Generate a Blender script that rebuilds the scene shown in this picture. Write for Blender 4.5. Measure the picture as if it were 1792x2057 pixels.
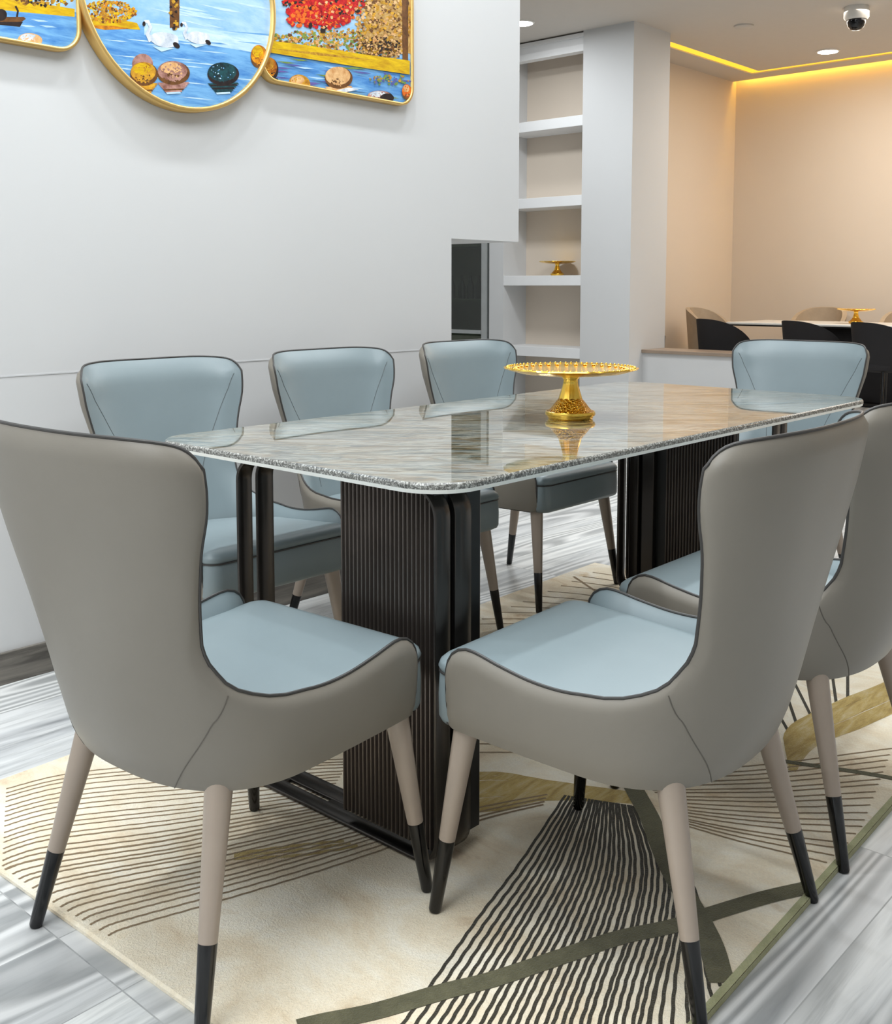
import bpy, bmesh, math, random
import numpy as np
from mathutils import Vector, Matrix, Quaternion
for o in list(bpy.data.objects): bpy.data.objects.remove(o)
S = bpy.context.scene
COL = S.collection
random.seed(7)
PI = math.pi

# ------------------------------------------------------------------ camera
CAM = np.array([-2.334, -1.664, 1.093]); YAW = math.radians(41.96); PITCH = math.radians(5.302)
FPX = 2142.0; CX = 896.0; CY = 775.0
_f = np.array([math.cos(YAW)*math.cos(PITCH), math.sin(YAW)*math.cos(PITCH), -math.sin(PITCH)])
_r = np.array([math.sin(YAW), -math.cos(YAW), 0.0]); _u = np.cross(_r, _f)
cd = bpy.data.cameras.new('camera'); cam = bpy.data.objects.new('camera', cd); COL.objects.link(cam)
M3 = Matrix((( _r[0], _u[0], -_f[0]), (_r[1], _u[1], -_f[1]), (_r[2], _u[2], -_f[2])))
cam.matrix_world = Matrix.Translation(Vector(CAM)) @ M3.to_4x4()
cd.sensor_fit = 'HORIZONTAL'; cd.sensor_width = 36.0; cd.lens = FPX/1792*36.0
cd.shift_x = 0; cd.shift_y = -(1028.5-CY)/1792
cd.clip_start = .05; cd.clip_end = 60
S.camera = cam

# ------------------------------------------------------------------ exposure, world, lights
S.view_settings.view_transform = 'Standard'; S.view_settings.look = 'None'
S.view_settings.exposure = -0.2; S.view_settings.gamma = 1; S.view_settings.use_curve_mapping = False
W = bpy.data.worlds.new('world'); S.world = W; W.use_nodes = True
W.node_tree.nodes['Background'].inputs[0].default_value = (.9, .95, 1, 1)
W.node_tree.nodes['Background'].inputs[1].default_value = .25
CEIL = 3.4
COOL = (.91, .965, 1.0); WARM = (1.0, .91, .80)
def area(name, loc, size, power, color, size_y=None, spread=None, rot=(0, 0, 0), shape=None):
    l = bpy.data.lights.new(name, 'AREA'); l.energy = power; l.color = color
    l.shape = shape or ('RECTANGLE' if size_y else 'SQUARE'); l.size = size
    if size_y: l.size_y = size_y
    if spread: l.spread = math.radians(spread)
    o = bpy.data.objects.new(name, l); COL.objects.link(o); o.location = loc; o.rotation_euler = rot
    return o
area('overhead_fill', (-.9, -.75, 3.36), 2.4, 88, COOL, 1.7)  # unseen overhead fill added to light the table area, not a panel fitting
area('overhead_fill', (-3.9, -.3, 3.36), 1.9, 108, COOL, 2.4)  # fill added on the -x side to brighten the chair backs
area('overhead_fill', (3.0, .4, 3.36), 2.2, 88, COOL, 2.2)  # fill added to carry cool light towards the pillar and shelves
for x in (-1.9, -1.0, -.1, .8):
    area('wall_washer_light', (x, .62, 3.37), .12, 17, COOL, shape='DISK')
area('niche_fill', (4.2, 3.7, 3.36), .5, 62, COOL)  # added fill brightening niche and pillar, not a fitting of the niche
area('downlight_beam', (5.25, 4.26, 3.375), .16, 7, COOL, shape='DISK')
area('back_room_light', (7.4, 1.6, 3.36), 1.6, 82, WARM, 2.2)
area('back_room_light', (6.9, -1.6, 3.36), 1.6, 40, WARM, 2.2)

# ------------------------------------------------------------------ helpers
def ray(px, py):
    return _f + (px-CX)/FPX*_r - (py-CY)/FPX*_u
def atz(px, py, z):                       # photo pixel -> point of the real horizontal plane z
    d = ray(px, py); t = (z-CAM[2])/d[2]; return CAM + t*d
def aty(px, py, y):
    d = ray(px, py); t = (y-CAM[1])/d[1]; return CAM + t*d

class MB:
    """collects geometry, builds ONE mesh object"""
    def __init__(s): s.v = []; s.f = []; s.m = []
    def add(s, verts, faces, mi=0):
        b = len(s.v); s.v += [tuple(map(float, p)) for p in verts]
        s.f += [tuple(b+i for i in f) for f in faces]; s.m += [mi]*len(faces)
    def box(s, x0, x1, y0, y1, z0, z1, mi=0):
        p = [(x0,y0,z0),(x1,y0,z0),(x1,y1,z0),(x0,y1,z0),(x0,y0,z1),(x1,y0,z1),(x1,y1,z1),(x0,y1,z1)]
        s.add(p, [(3,2,1,0),(4,5,6,7),(0,1,5,4),(1,2,6,5),(2,3,7,6),(3,0,4,7)], mi)
    def rings(s, rs, close_u=True, cap0=False, cap1=False, mi=0):
        n = len(rs[0]); vs = [p for r in rs for p in r]; fs = []
        for i in range(len(rs)-1):
            for j in range(n if close_u else n-1):
                k = (j+1) % n; fs.append((i*n+j, i*n+k, (i+1)*n+k, (i+1)*n+j))
        if cap0: fs.append(tuple(range(n-1, -1, -1)))
        if cap1: fs.append(tuple((len(rs)-1)*n+j for j in range(n)))
        s.add(vs, fs, mi)
    def lathe(s, prof, seg=32, c=(0,0,0), mi=0, cap0=False, cap1=False, fl=None):
        rs = []
        for r, z in prof:
            rs.append([(c[0]+r*math.cos(2*PI*j/seg)*(1 if fl is None else fl(j, r)), c[1]+r*math.sin(2*PI*j/seg)*(1 if fl is None else fl(j, r)), c[2]+z) for j in range(seg)])
        s.rings(rs, True, cap0, cap1, mi)
    def tube(s, pts, r, seg=8, closed=False, mi=0, caps=True):
        P = [Vector(p) for p in pts]; n = len(P); rr = r if hasattr(r, '__len__') else [r]*n
        T = []
        for i in range(n):
            a = P[(i-1) % n] if (closed or i > 0) else P[i]; b = P[(i+1) % n] if (closed or i < n-1) else P[i]
            T.append((b-a).normalized())
        up = Vector((0,0,1)) if abs(T[0].z) < .9 else Vector((1,0,0))
        N = (up - T[0]*up.dot(T[0])).normalized(); rs = []
        for i in range(n):
            if i:
                q = T[i-1].rotation_difference(T[i]); N = (q @ N); N = (N - T[i]*N.dot(T[i])).normalized()
            B = T[i].cross(N)
            rs.append([P[i] + (N*math.cos(2*PI*j/seg) + B*math.sin(2*PI*j/seg))*rr[i] for j in range(seg)])
        if closed: rs.append(rs[0])
        s.rings(rs, True, caps and not closed, caps and not closed, mi)
    def sphere(s, c, r, seg=10, mi=0):
        rx, ry, rz = r if hasattr(r, '__len__') else (r, r, r)
        rs = []
        for i in range(seg//2+1):
            a = -PI/2 + PI*i/(seg//2)
            rs.append([(c[0]+rx*max(math.cos(a), .001)*math.cos(2*PI*j/seg), c[1]+ry*max(math.cos(a), .001)*math.sin(2*PI*j/seg), c[2]+rz*math.sin(a)) for j in range(seg)])
        s.rings(rs, True, True, True, mi)
    def poly(s, pts, mi=0): s.add(pts, [tuple(range(len(pts)))], mi)
    def build(s, name, mats, parent=None, smooth=False, bevel=0, angle=40, bseg=2):
        me = bpy.data.meshes.new(name); me.from_pydata(s.v, [], s.f)
        mats = mats if isinstance(mats, (list, tuple)) else [mats]
        for m in mats: me.materials.append(m)
        me.polygons.foreach_set('material_index', s.m); me.update()
        bm = bmesh.new(); bm.from_mesh(me); bmesh.ops.recalc_face_normals(bm, faces=bm.faces); bm.to_mesh(me); bm.free()
        if smooth:
            me.polygons.foreach_set('use_smooth', [True]*len(me.polygons))
            try: me.set_sharp_from_angle(angle=math.radians(angle))
            except Exception: pass
        o = bpy.data.objects.new(name, me); COL.objects.link(o)
        if parent: o.parent = parent
        if bevel:
            md = o.modifiers.new('bevel', 'BEVEL'); md.width = bevel; md.segments = bseg; md.limit_method = 'ANGLE'
        return o

def thing(name, label, cat, loc=(0,0,0), rz=0, group=None):
    o = bpy.data.objects.new(name, None); COL.objects.link(o); o.empty_display_size = .1
    o.location = loc; o.rotation_euler = (0, 0, rz); return tag(o, label, cat, group)
def tag(o, label, cat, group=None):
    o['label'] = label; o['category'] = cat
    if group: o['group'] = group
    return o
def struct(o): o['kind'] = 'structure'; return o
KIDS = {}
def copy_tree(o, parent=None):
    c = o.copy(); COL.objects.link(c)
    if parent: c.parent = parent
    for ch in [k for k in list(bpy.data.objects) if k.parent == o]: copy_tree(ch, c)
    return c

# ------------------------------------------------------------------ materials
def lin(c): return tuple((x/255/12.92 if x/255 <= .04045 else ((x/255+.055)/1.055)**2.4) for x in c)
class N:
    def __init__(s, name):
        s.mat = bpy.data.materials.new(name); s.mat.use_nodes = True; s.t = s.mat.node_tree
        s.b = s.t.nodes['Principled BSDF']
    def n(s, typ, **kw):
        nd = s.t.nodes.new(typ)
        for k, v in kw.items(): setattr(nd, k, v)
        return nd
    def l(s, a, b): s.t.links.new(a, b)
    def set(s, k, v): s.b.inputs[k].default_value = v
    def coord(s, scale=(1,1,1), rot=(0,0,0), loc=(0,0,0)):
        tc = s.n('ShaderNodeTexCoord'); mp = s.n('ShaderNodeMapping')
        mp.inputs['Scale'].default_value = scale; mp.inputs['Rotation'].default_value = rot; mp.inputs['Location'].default_value = loc
        s.l(tc.outputs['Object'], mp.inputs['Vector']); return mp.outputs['Vector']
    def noise(s, vec, scale, detail=4, rough=.6, dist=0):
        nd = s.n('ShaderNodeTexNoise'); nd.inputs['Scale'].default_value = scale; nd.inputs['Detail'].default_value = detail
        nd.inputs['Roughness'].default_value = rough; nd.inputs['Distortion'].default_value = dist
        s.l(vec, nd.inputs['Vector']); return nd.outputs['Fac']
    def ramp(s, fac, stops):
        r = s.n('ShaderNodeValToRGB'); e = r.color_ramp.elements
        while len(e) < len(stops): e.new(.5)
        for i, (p, c) in enumerate(stops): e[i].position = p; e[i].color = (*c, 1)
        s.l(fac, r.inputs[0]); return r.outputs[0]
    def mix(s, fac, a, b, mode='MIX'):
        m = s.n('ShaderNodeMix', data_type='RGBA', blend_type=mode)
        for sock, v in ((m.inputs[0], fac), (m.inputs[6], a), (m.inputs[7], b)):
            if hasattr(v, 'is_output'): s.l(v, sock)
            else: sock.default_value = (v if not hasattr(v, '__len__') else (*v, 1)[:4])
        return m.outputs[2]
    def math(s, op, a, b=0):
        m = s.n('ShaderNodeMath', operation=op)
        for sock, v in ((m.inputs[0], a), (m.inputs[1], b)):
            if hasattr(v, 'is_output'): s.l(v, sock)
            else: sock.default_value = v
        return m.outputs[0]
    def color(s, c):
        if hasattr(c, 'is_output'): s.l(c, s.b.inputs['Base Color'])
        else: s.set('Base Color', (*c, 1))
    def bump(s, h, strength=.1, dist=.002):
        b = s.n('ShaderNodeBump'); b.inputs['Strength'].default_value = strength; b.inputs['Distance'].default_value = dist
        s.l(h, b.inputs['Height']); s.l(b.outputs[0], s.b.inputs['Normal'])
def simple(name, rgb, rough=.5, metal=0, var=.06, scale=12, spec=None, bumps=0, bscale=200, coat=0):
    m = N(name); c = lin(rgb)
    v = m.coord()
    f = m.noise(v, scale)
    m.color(m.ramp(f, [(.3, tuple(x*(1-var) for x in c)), (.7, tuple(min(1, x*(1+var)) for x in c))]))
    m.set('Roughness', rough); m.set('Metallic', metal)
    if spec is not None: m.set('Specular IOR Level', spec)
    if coat: m.set('Coat Weight', coat); m.set('Coat Roughness', .05)
    if bumps: m.bump(m.noise(v, bscale, 2), bumps, .0006)
    return m.mat
def emit(name, rgb, strength):
    m = N(name); m.set('Base Color', (*lin(rgb), 1)); m.set('Emission Color', (*lin(rgb), 1)); m.set('Emission Strength', strength); return m.mat

M = {}
M['taupe'] = simple('taupe_leather', (128, 122, 112), .42, var=.03, scale=5, bumps=.12, bscale=420)
M['blue'] = simple('blue_grey_leather', (126, 139, 143), .38, var=.03, scale=5, bumps=.12, bscale=420)
M['piping'] = simple('dark_piping', (58, 56, 54), .45)
M['stitch'] = simple('stitch_thread', (92, 98, 100), .7)
M['welt'] = simple('taupe_welt', (96, 91, 83), .6)
M['under'] = simple('black_dust_cloth', (18, 18, 19), .9)
M['legpaint'] = simple('taupe_leg_lacquer', (166, 151, 137), .32, var=.03)
M['legtip'] = simple('black_leg_sleeve', (6, 6, 8), .16)
M['black_metal'] = simple('black_titanium_steel', (74, 70, 67), .26, metal=.85, var=.1, scale=3)
M['flute'] = simple('fluted_dark_metal', (104, 96, 91), .28, metal=.75, var=.22, scale=2.5)
M['flute_gap'] = simple('dark_groove', (14, 13, 13), .4)
M['white_wall'] = simple('white_wall_paint', (207, 207, 207), .75, var=.012, scale=1.2)
M['joint'] = simple('wall_joint_paint', (201, 201, 202), .75)
M['beige_wall'] = simple('warm_beige_wall_paint', (222, 208, 192), .75, var=.012, scale=1.2)
M['white_trim'] = simple('white_gloss_paint', (232, 232, 232), .4, var=.01)
M['ceiling'] = simple('ceiling_paint', (206, 199, 191), .85, var=.01)
M['ledge'] = simple('taupe_stone_cap', (150, 132, 116), .35)
M['chrome'] = simple('brushed_silver', (190, 194, 194), .28, metal=.8)
M['dark_in'] = simple('dark_cabinet_lining', (92, 98, 84), .6, var=.3, scale=3)
M['black_fab'] = simple('black_velvet', (24, 22, 24), .85)
M['beige_fab'] = simple('beige_upholstery', (176, 158, 136), .8)
M['bone'] = simple('white_ceramic', (225, 222, 216), .25)
M['plastic_white'] = simple('white_plastic', (225, 222, 216), .4)
M['dome'] = simple('black_dome', (14, 14, 16), .08)
M['gold_frame'] = simple('brushed_gold', (224, 186, 116), .34, metal=.8, var=.06, scale=6)
m = N('cast_gold'); v = m.coord()
m.color(lin((250, 206, 92))); m.set('Metallic', 1); m.set('Roughness', .2); M['gold'] = m.mat
m = N('cast_gold_relief'); v = m.coord()
vo = m.n('ShaderNodeTexVoronoi'); vo.inputs['Scale'].default_value = 190; m.l(v, vo.inputs['Vector'])
m.color(lin((214, 164, 62))); m.set('Metallic', 1); m.set('Roughness', .22); m.bump(vo.outputs['Distance'], 1.0, .004); M['gold_rel'] = m.mat
M['led'] = emit('yellow_led', (255, 200, 52), 1.25)
M['led_wash'] = emit('yellow_led_wash', (255, 204, 74), 26)
M['lamp'] = emit('cool_lamp', (255, 255, 255), 14)

# polished stone
m = N('polished_grey_marble'); v0 = m.coord(rot=(0, 0, .84))
def sc_(vec, k):
    q = m.n('ShaderNodeVectorMath', operation='MULTIPLY'); q.inputs[1].default_value = k; m.l(vec, q.inputs[0]); return q.outputs[0]
n1 = m.noise(sc_(v0, (.55, 1.9, 1)), 4.2, 9, .68, 1.4)
c1 = m.ramp(n1, [(.28, lin((24, 28, 28))), (.37, lin((76, 82, 78))), (.44, lin((128, 128, 120))), (.51, lin((112, 92, 56))), (.57, lin((46, 62, 58))), (.65, lin((140, 140, 132))), (.76, lin((60, 58, 54)))])
n2 = m.noise(sc_(v0, (.5, 3.4, 1)), 6, 7, .72, 2.0)
vein = m.ramp(n2, [(.46, (0,0,0)), (.5, (1,1,1)), (.54, (0,0,0))])
m.color(m.mix(m.math('MULTIPLY', vein, .7), c1, lin((200, 200, 184))))
m.set('Roughness', .03); m.set('IOR', 2.0); m.set('Coat Weight', .6); m.set('Coat IOR', 1.7); m.set('Coat Roughness', .015); M['marble'] = m.mat
m = N('speckled_stone_edge'); v = m.coord(); n1 = m.noise(v, 210, 3, .8)
m.color(m.ramp(n1, [(.34, lin((66, 66, 64))), (.5, lin((120, 119, 114))), (.64, lin((206, 206, 200)))])); m.set('Roughness', .12); M['edge'] = m.mat
M['edge_white'] = simple('pale_glaze_bevel', (250, 249, 242), .2)

# grey wood-look floor tiles
m = N('grey_wood_tile')
br = m.n('ShaderNodeTexBrick', offset=0.0); v = m.coord(loc=(1.505+1.2, .04, 0))
m.l(v, br.inputs['Vector']); br.inputs['Scale'].default_value = 1; br.inputs['Brick Width'].default_value = 1.2; br.inputs['Row Height'].default_value = .2
br.inputs['Mortar Size'].default_value = .0014; br.inputs['Mortar Smooth'].default_value = .2
br.inputs['Color1'].default_value = (0, 0, 0, 1); br.inputs['Color2'].default_value = (1, 1, 1, 1); br.inputs['Mortar'].default_value = (.5, .5, .5, 1)
vc = m.n('ShaderNodeVectorMath', operation='MULTIPLY'); vc.inputs[1].default_value = (7.3, 3.1, 5.0); m.l(br.outputs['Color'], vc.inputs[0])
va = m.n('ShaderNodeVectorMath', operation='ADD'); v0 = m.coord((1, 1, 1)); m.l(v0, va.inputs[0]); m.l(vc.outputs[0], va.inputs[1])
sc = m.n('ShaderNodeVectorMath', operation='MULTIPLY'); sc.inputs[1].default_value = (.42, 4.2, 1); m.l(va.outputs[0], sc.inputs[0])
g1 = m.noise(sc.outputs[0], 2.1, 4, .55, 1.0)
sc2 = m.n('ShaderNodeVectorMath', operation='MULTIPLY'); sc2.inputs[1].default_value = (1.1, 16, 1); m.l(va.outputs[0], sc2.inputs[0])
g2 = m.noise(sc2.outputs[0], 2.4, 5, .65, .6)
# cathedral grain: bands of a stretched low noise
g3 = m.math('FRACT', m.math('MULTIPLY', m.noise(sc.outputs[0], 1.1, 1, .4, .3), 17.0))
g3b = m.math('ABSOLUTE', m.math('SUBTRACT', g3, .5))
c1 = m.ramp(g1, [(.30, lin((98, 102, 106))), (.45, lin((178, 181, 183))), (.56, lin((222, 223, 221))), (.75, lin((238, 238, 235)))])
c2 = m.mix(.5, c1, m.ramp(g2, [(.3, lin((128, 131, 132))), (.52, lin((220, 221, 220))), (.7, lin((242, 242, 240)))]))
msk = m.ramp(m.noise(sc.outputs[0], .9, 1), [(.46, (0,0,0)), (.56, (1,1,1))])
c3 = m.mix(m.math('MULTIPLY', msk, .75), c2, m.ramp(g3b, [(.1, lin((150, 152, 152))), (.4, lin((236, 236, 234)))]))
tone = m.ramp(br.outputs['Color'], [(0, (.86, .86, .87)), (1, (1.06, 1.06, 1.05))])
c4 = m.mix(1.0, c3, tone, 'MULTIPLY')
m.color(m.mix(m.math('MULTIPLY', br.outputs['Fac'], .55), c4, lin((120, 122, 122))))
m.set('Roughness', .34); M['floor'] = m.mat
m = N('dark_wood_tile'); v = m.coord((1.0, 1, 13)); n1 = m.noise(v, 2.2, 5, .6, 1.4)
m.color(m.ramp(n1, [(.3, lin((58, 54, 50))), (.55, lin((112, 107, 100))), (.75, lin((138, 132, 122)))])); m.set('Roughness', .35); M['skirting'] = m.mat

# rug
def rugmat(name, stops, scale=3.2, bump=.8, stretch=(1, 1, 1)):
    m = N(name); v = m.coord(stretch); n1 = m.noise(v, scale, 7, .68, .5); c = m.ramp(n1, [(p, lin(k)) for p, k in stops])
    n2 = m.noise(m.coord(), 260, 2, .7)
    m.color(m.mix(.3, c, m.ramp(n2, [(.35, (.72, .72, .72)), (.65, (1, 1, 1))]), 'MULTIPLY'))
    m.set('Roughness', .95); m.set('Specular IOR Level', .1); m.set('Sheen Weight', .25); m.bump(n2, bump, .003); return m.mat
M['rug'] = rugmat('cream_rug_pile', [(.28, (204, 178, 144)), (.40, (234, 217, 188)), (.52, (244, 232, 208)), (.62, (248, 240, 222)), (.74, (220, 196, 160))], scale=4.2, stretch=(1.6, 1, 1))
M['rug_brown'] = rugmat('brown_rug_line', [(.3, (130, 108, 78)), (.7, (152, 130, 100))])
M['rug_dark'] = rugmat('dark_rug_line', [(.3, (48, 44, 34)), (.7, (66, 60, 46))])
M['rug_olive'] = rugmat('olive_rug_band', [(.3, (84, 82, 60)), (.7, (108, 104, 78))], 30)
M['rug_gold'] = rugmat('mustard_rug_pile', [(.3, (150, 122, 62)), (.5, (188, 162, 96)), (.7, (206, 190, 150))], 9, stretch=(1, 5, 1))
M['rug_edge'] = rugmat('pale_green_binding', [(.3, (158, 158, 118)), (.7, (182, 182, 142))], 20)

# ------------------------------------------------------------------ the room
b = MB(); b.box(-5, 9.2, -5, 6.4, -.1, 0); struct(b.build('floor', M['floor']))
WY = 1.159
LINE_Z = float(aty(60, 753, WY)[2])
b = MB()
pts = [(-5, 0), (.838, 0), (.838, 1.283), (1.266, 1.283), (1.266, CEIL), (-5, CEIL)]
fr = [(x, WY, z) for x, z in pts]; bk = [(x, WY+.46, z) for x, z in pts]
b.add(fr+bk, [(0,1,2,5), (2,3,4,5), (11,8,7,6), (11,10,9,8)] + [(i, (i+1)%6+0, (i+1)%6+6, i+6) for i in range(6)])
struct(b.build('wall_left', M['white_wall']))
b = MB(); b.box(-5, .838, WY-.012, WY, 0, .09); struct(b.build('baseboard_left', M['skirting'], bevel=.002))
b = MB(); b.box(-5, .838, WY-.0012, WY, LINE_Z-.002, LINE_Z+.002); struct(b.build('trim_3', M['joint']))
b = MB(); b.box(-5.1, -5, -5, 6.4, 0, CEIL); struct(b.build('wall_behind', M['white_wall']))
b = MB(); b.box(-5, 9.2, -5.1, -5, 0, CEIL); struct(b.build('wall_right', M['white_wall']))
b = MB(); b.box(9.076, 9.2, -5, 4.26, 0, CEIL+.2); struct(b.build('wall_back', M['beige_wall']))
b = MB(); b.box(6.47, 9.076, 4.16, 4.26, 0, CEIL+.2); struct(b.build('wall_back_left', M['beige_wall']))
b = MB(); b.box(5.854, 6.47, 3.494, 4.026, 0, CEIL); struct(b.build('wall_pillar', M['white_wall']))
# shelf wall: header, post, niche lining
b = MB()
b.box(5.854, 6.30, 4.944, 5.122, 0, CEIL)                 # post left of the niche
b.box(5.854, 6.30, 5.122, 6.4, 2.2, CEIL)                 # above the cabinet
struct(b.build('wall_shelf', M['white_wall']))
b = MB(); b.box(6.22, 6.30, 4.026, 4.944, 0, CEIL); struct(b.build('wall_niche', M['beige_wall']))
b = MB(); b.box(-5, 6.3, 6.4, 6.5, 0, CEIL); struct(b.build('wall_far_left', M['white_wall']))
b = MB(); b.box(5.862, 5.96, 4.026, 4.944, 3.225, 3.285); b.box(5.88, 5.96, 4.026, 4.944, 3.285, 3.35); b.box(5.855, 5.96, 4.026, 4.944, 3.35, 3.385)
struct(b.build('trim_1', M['white_trim']))
# ceiling with a recessed slot for the yellow strip and a wash gap by the back wall
b = MB()
b.box(-5, 6.5, -5, 6.5, CEIL, CEIL+.1)
b.box(6.5, 8.613, -5, 3.67, CEIL, CEIL+.1)
b.box(6.5, 9.0, 3.80, 4.16, CEIL, CEIL+.1)
b.box(8.73, 9.0, -5, 3.80, CEIL, CEIL+.1)
b.box(6.5, 9.2, -5, 4.26, CEIL+.16, CEIL+.2)
struct(b.build('ceiling', M['ceiling']))
b = MB(); b.box(6.5, 8.61, 3.672, 3.798, CEIL+.012, CEIL+.03)
tag(b.build('led_strip', M['led']), 'glowing yellow light strip in the ceiling groove, the length starting at the pillar', 'light strip')
b = MB(); b.box(8.615, 8.728, -5, 3.798, CEIL+.012, CEIL+.03)
tag(b.build('led_strip', M['led']), 'glowing yellow light strip in the ceiling groove, the length beside the back wall', 'light strip')
b = MB(); b.box(9.02, 9.05, -5, 4.1, CEIL+.1, CEIL+.12)
tag(b.build('led_strip', M['led_wash']), 'yellow cove light hidden above the gap along the beige back wall', 'light strip')
# half wall with a stone cap
b = MB(); b.box(6.085, 6.42, 1.95, 3.494, 0, .495); struct(b.build('wall_half', M['white_wall']))
b = MB(); b.box(6.06, 6.44, 1.93, 3.494, .495, .525); struct(b.build('trim_2', M['ledge'], bevel=.003))
# niche shelves
def shelf(z, label, depth=.35):
    b = MB(); b.box(5.858, 6.22, 4.026, 4.944, z-.095, z)
    return tag(b.build('niche_shelf', M['white_trim'], bevel=.003), label, 'shelf', 'white shelves in the niche')
shelf(2.655, 'topmost thick white shelf in the niche left of the pillar')
shelf(1.935, 'thick white niche shelf, second from the top, empty')
shelf(1.200, 'thick white niche shelf carrying a gold cake stand')
shelf(.520, 'lowest thick white niche shelf, just above the dining table')

# ceiling fittings
def downlight(loc, label):
    t = thing('downlight', label, 'ceiling light', loc, group='recessed round downlights')
    b = MB(); b.lathe([(.093, -.004), (.098, -.012), (.112, -.006), (.112, 0)], 32); b.build('ring', M['plastic_white'], t, True)
    b = MB(); b.lathe([(.001, -.014), (.088, -.014), (.092, -.008), (.092, -.002), (.001, -.002)], 32); b.build('lens', M['lamp'], t, True)
downlight((5.25, 4.26, CEIL), 'round lit downlight in the ceiling in front of the shelf niche')
downlight((8.154, 2.722, CEIL), 'round lit downlight beside the yellow strip over the back room')
t = thing('security_camera', 'white dome security camera with a black eye on the ceiling', 'camera', (6.695, 1.879, CEIL))
b = MB(); b.lathe([(.001, 0), (.095, 0), (.10, -.02), (.10, -.085), (.085, -.105), (.001, -.105)], 32); b.build('housing', M['plastic_white'], t, True)
b = MB(); b.lathe([(.074, -.10), (.074, -.125), (.062, -.16), (.04, -.182), (.001, -.19)], 24); b.build('dome', M['dome'], t, True)
b = MB(); b.lathe([(.001, 0), (.085, 0), (.085, -.012), (.07, -.02), (.001, -.02)], 32)
o = b.build('ceiling_vent', M['ceiling'], smooth=True); o.location = (6.654, 2.865, CEIL); tag(o, 'faint round flush cap on the ceiling left of the security camera', 'vent')

# dark glass-fronted cabinet under the wall soffit
t = thing('display_cabinet', 'dark glass-fronted cabinet with silver frame seen below the wall soffit', 'cabinet', (5.9, 5.6, 0))
b = MB(); b.box(.32, .36, -.47, .5, 0, 2.18); b.box(-.02, .36, .5, .54, 0, 2.18); b.box(-.02, .36, -.47, .54, 2.18, 2.2); b.box(0, .32, -.47, .5, 0, .6); b.box(.0, .36, -.475, -.44, 0, 2.18)
b.build('carcass', M['dark_in'], t)
for z in (.95, 1.5):
    b = MB(); b.box(.02, .3, -.43, .49, z, z+.02); b.build('shelf', M['dark_in'], t)
fr = MB(); fr.box(-.045, -.005, -.45, -.372, .0, 2.2); fr.box(-.045, -.005, .46, .54, 0, 2.2); fr.box(-.045, -.005, -.372, .46, .62, .66); fr.box(-.045, -.005, -.372, .46, 2.16, 2.2)
d = fr.build('glass_door', M['chrome'], t, bevel=.004)
m = N('smoked_glass'); tr = m.n('ShaderNodeBsdfTransparent'); tr.inputs[0].default_value = (.62, .66, .62, 1); gl = m.n('ShaderNodeBsdfGlossy'); gl.inputs['Roughness'].default_value = .05
mx = m.n('ShaderNodeMixShader'); mx.inputs[0].default_value = .08; m.l(tr.outputs[0], mx.inputs[1]); m.l(gl.outputs[0], mx.inputs[2]); m.l(mx.outputs[0], m.t.nodes['Material Output'].inputs['Surface']); M['smoke'] = m.mat
b = MB(); b.box(-.03, -.024, -.372, .46, .66, 2.16); b.build('pane', M['smoke'], d)
M['bottle'] = simple('dark_bottle_glass', (30, 36, 32), .15); M['bottle_pale'] = simple('pale_glass', (150, 156, 146), .2)
for i, (dy, k) in enumerate(((-.28, 0), (-.17, 0), (-.06, 0), (.06, 0), (.2, 0))):
    b = MB(); b.lathe([(.001, 0), (.036, 0), (.038, .02), (.038, .13), (.014, .19), (.013, .24), (.001, .24)], 16)
    o = b.build('bottle', M['bottle'], smooth=True); o.location = (6.06, 5.6+dy, .97)
    tag(o, 'dark bottle standing in a row behind the smoked glass of the cabinet', 'bottle', 'bottles in the dark cabinet')

# ------------------------------------------------------------------ paintings
CONTENT = -1
def path_round(x0, x1, z0, z1, r, seg=8):
    out = []
    for cx, cz, a0 in ((x1-r, z0+r, -90), (x1-r, z1-r, 0), (x0+r, z1-r, 90), (x0+r, z0+r, 180)):
        for i in range(seg+1):
            a = math.radians(a0+90*i/seg); out.append((cx+r*math.cos(a), cz+r*math.sin(a)))
    return out
def path_circle(cx, cz, r, n=72): return [(cx+r*math.cos(2*PI*i/n), cz+r*math.sin(2*PI*i/n)) for i in range(n)]
def inset(path, w):
    n = len(path); out = []
    for i in range(n):
        a = Vector(path[i-1]); p = Vector(path[i]); c = Vector(path[(i+1) % n]); tn = (c-a).normalized(); out.append((p.x - tn.y*w, p.y + tn.x*w))
    return out
PM = {}
def pm(name, rgb, rgb2=None, scale=18, stretch=(1, 1, 1), rough=.3):
    m = N('paint_'+name); v = m.coord(stretch); f = m.noise(v, scale, 5, .7, .4)
    c = lin(rgb); c2 = lin(rgb2) if rgb2 else tuple(x*.7 for x in c)
    m.color(m.ramp(f, [(.34, c2), (.62, c)])); m.set('Roughness', rough); m.set('Coat Weight', .35); m.set('Coat Roughness', .06); PM[name] = m.mat
pm('water', (120, 176, 222), (66, 128, 196), 7, (1, 1, 7)); pm('sky', (176, 208, 234), (122, 174, 220), 4, (1, 1, 3))
pm('light_water', (204, 226, 240), (156, 196, 228), 8, (1, 1, 8)); pm('yellow', (228, 190, 20), (188, 140, 12), 14, (1, 1, 5)); pm('ochre', (206, 158, 46), (140, 92, 30), 60)
pm('red', (212, 34, 34), (150, 10, 26), 50); pm('orange', (232, 120, 34), (198, 66, 22), 50); pm('tan', (206, 170, 104), (158, 112, 58), 60)
pm('brown', (120, 78, 38), (76, 46, 24), 40); pm('dark', (46, 34, 34), (20, 18, 22), 40); pm('white', (232, 234, 238), (176, 188, 202), 26)
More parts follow.
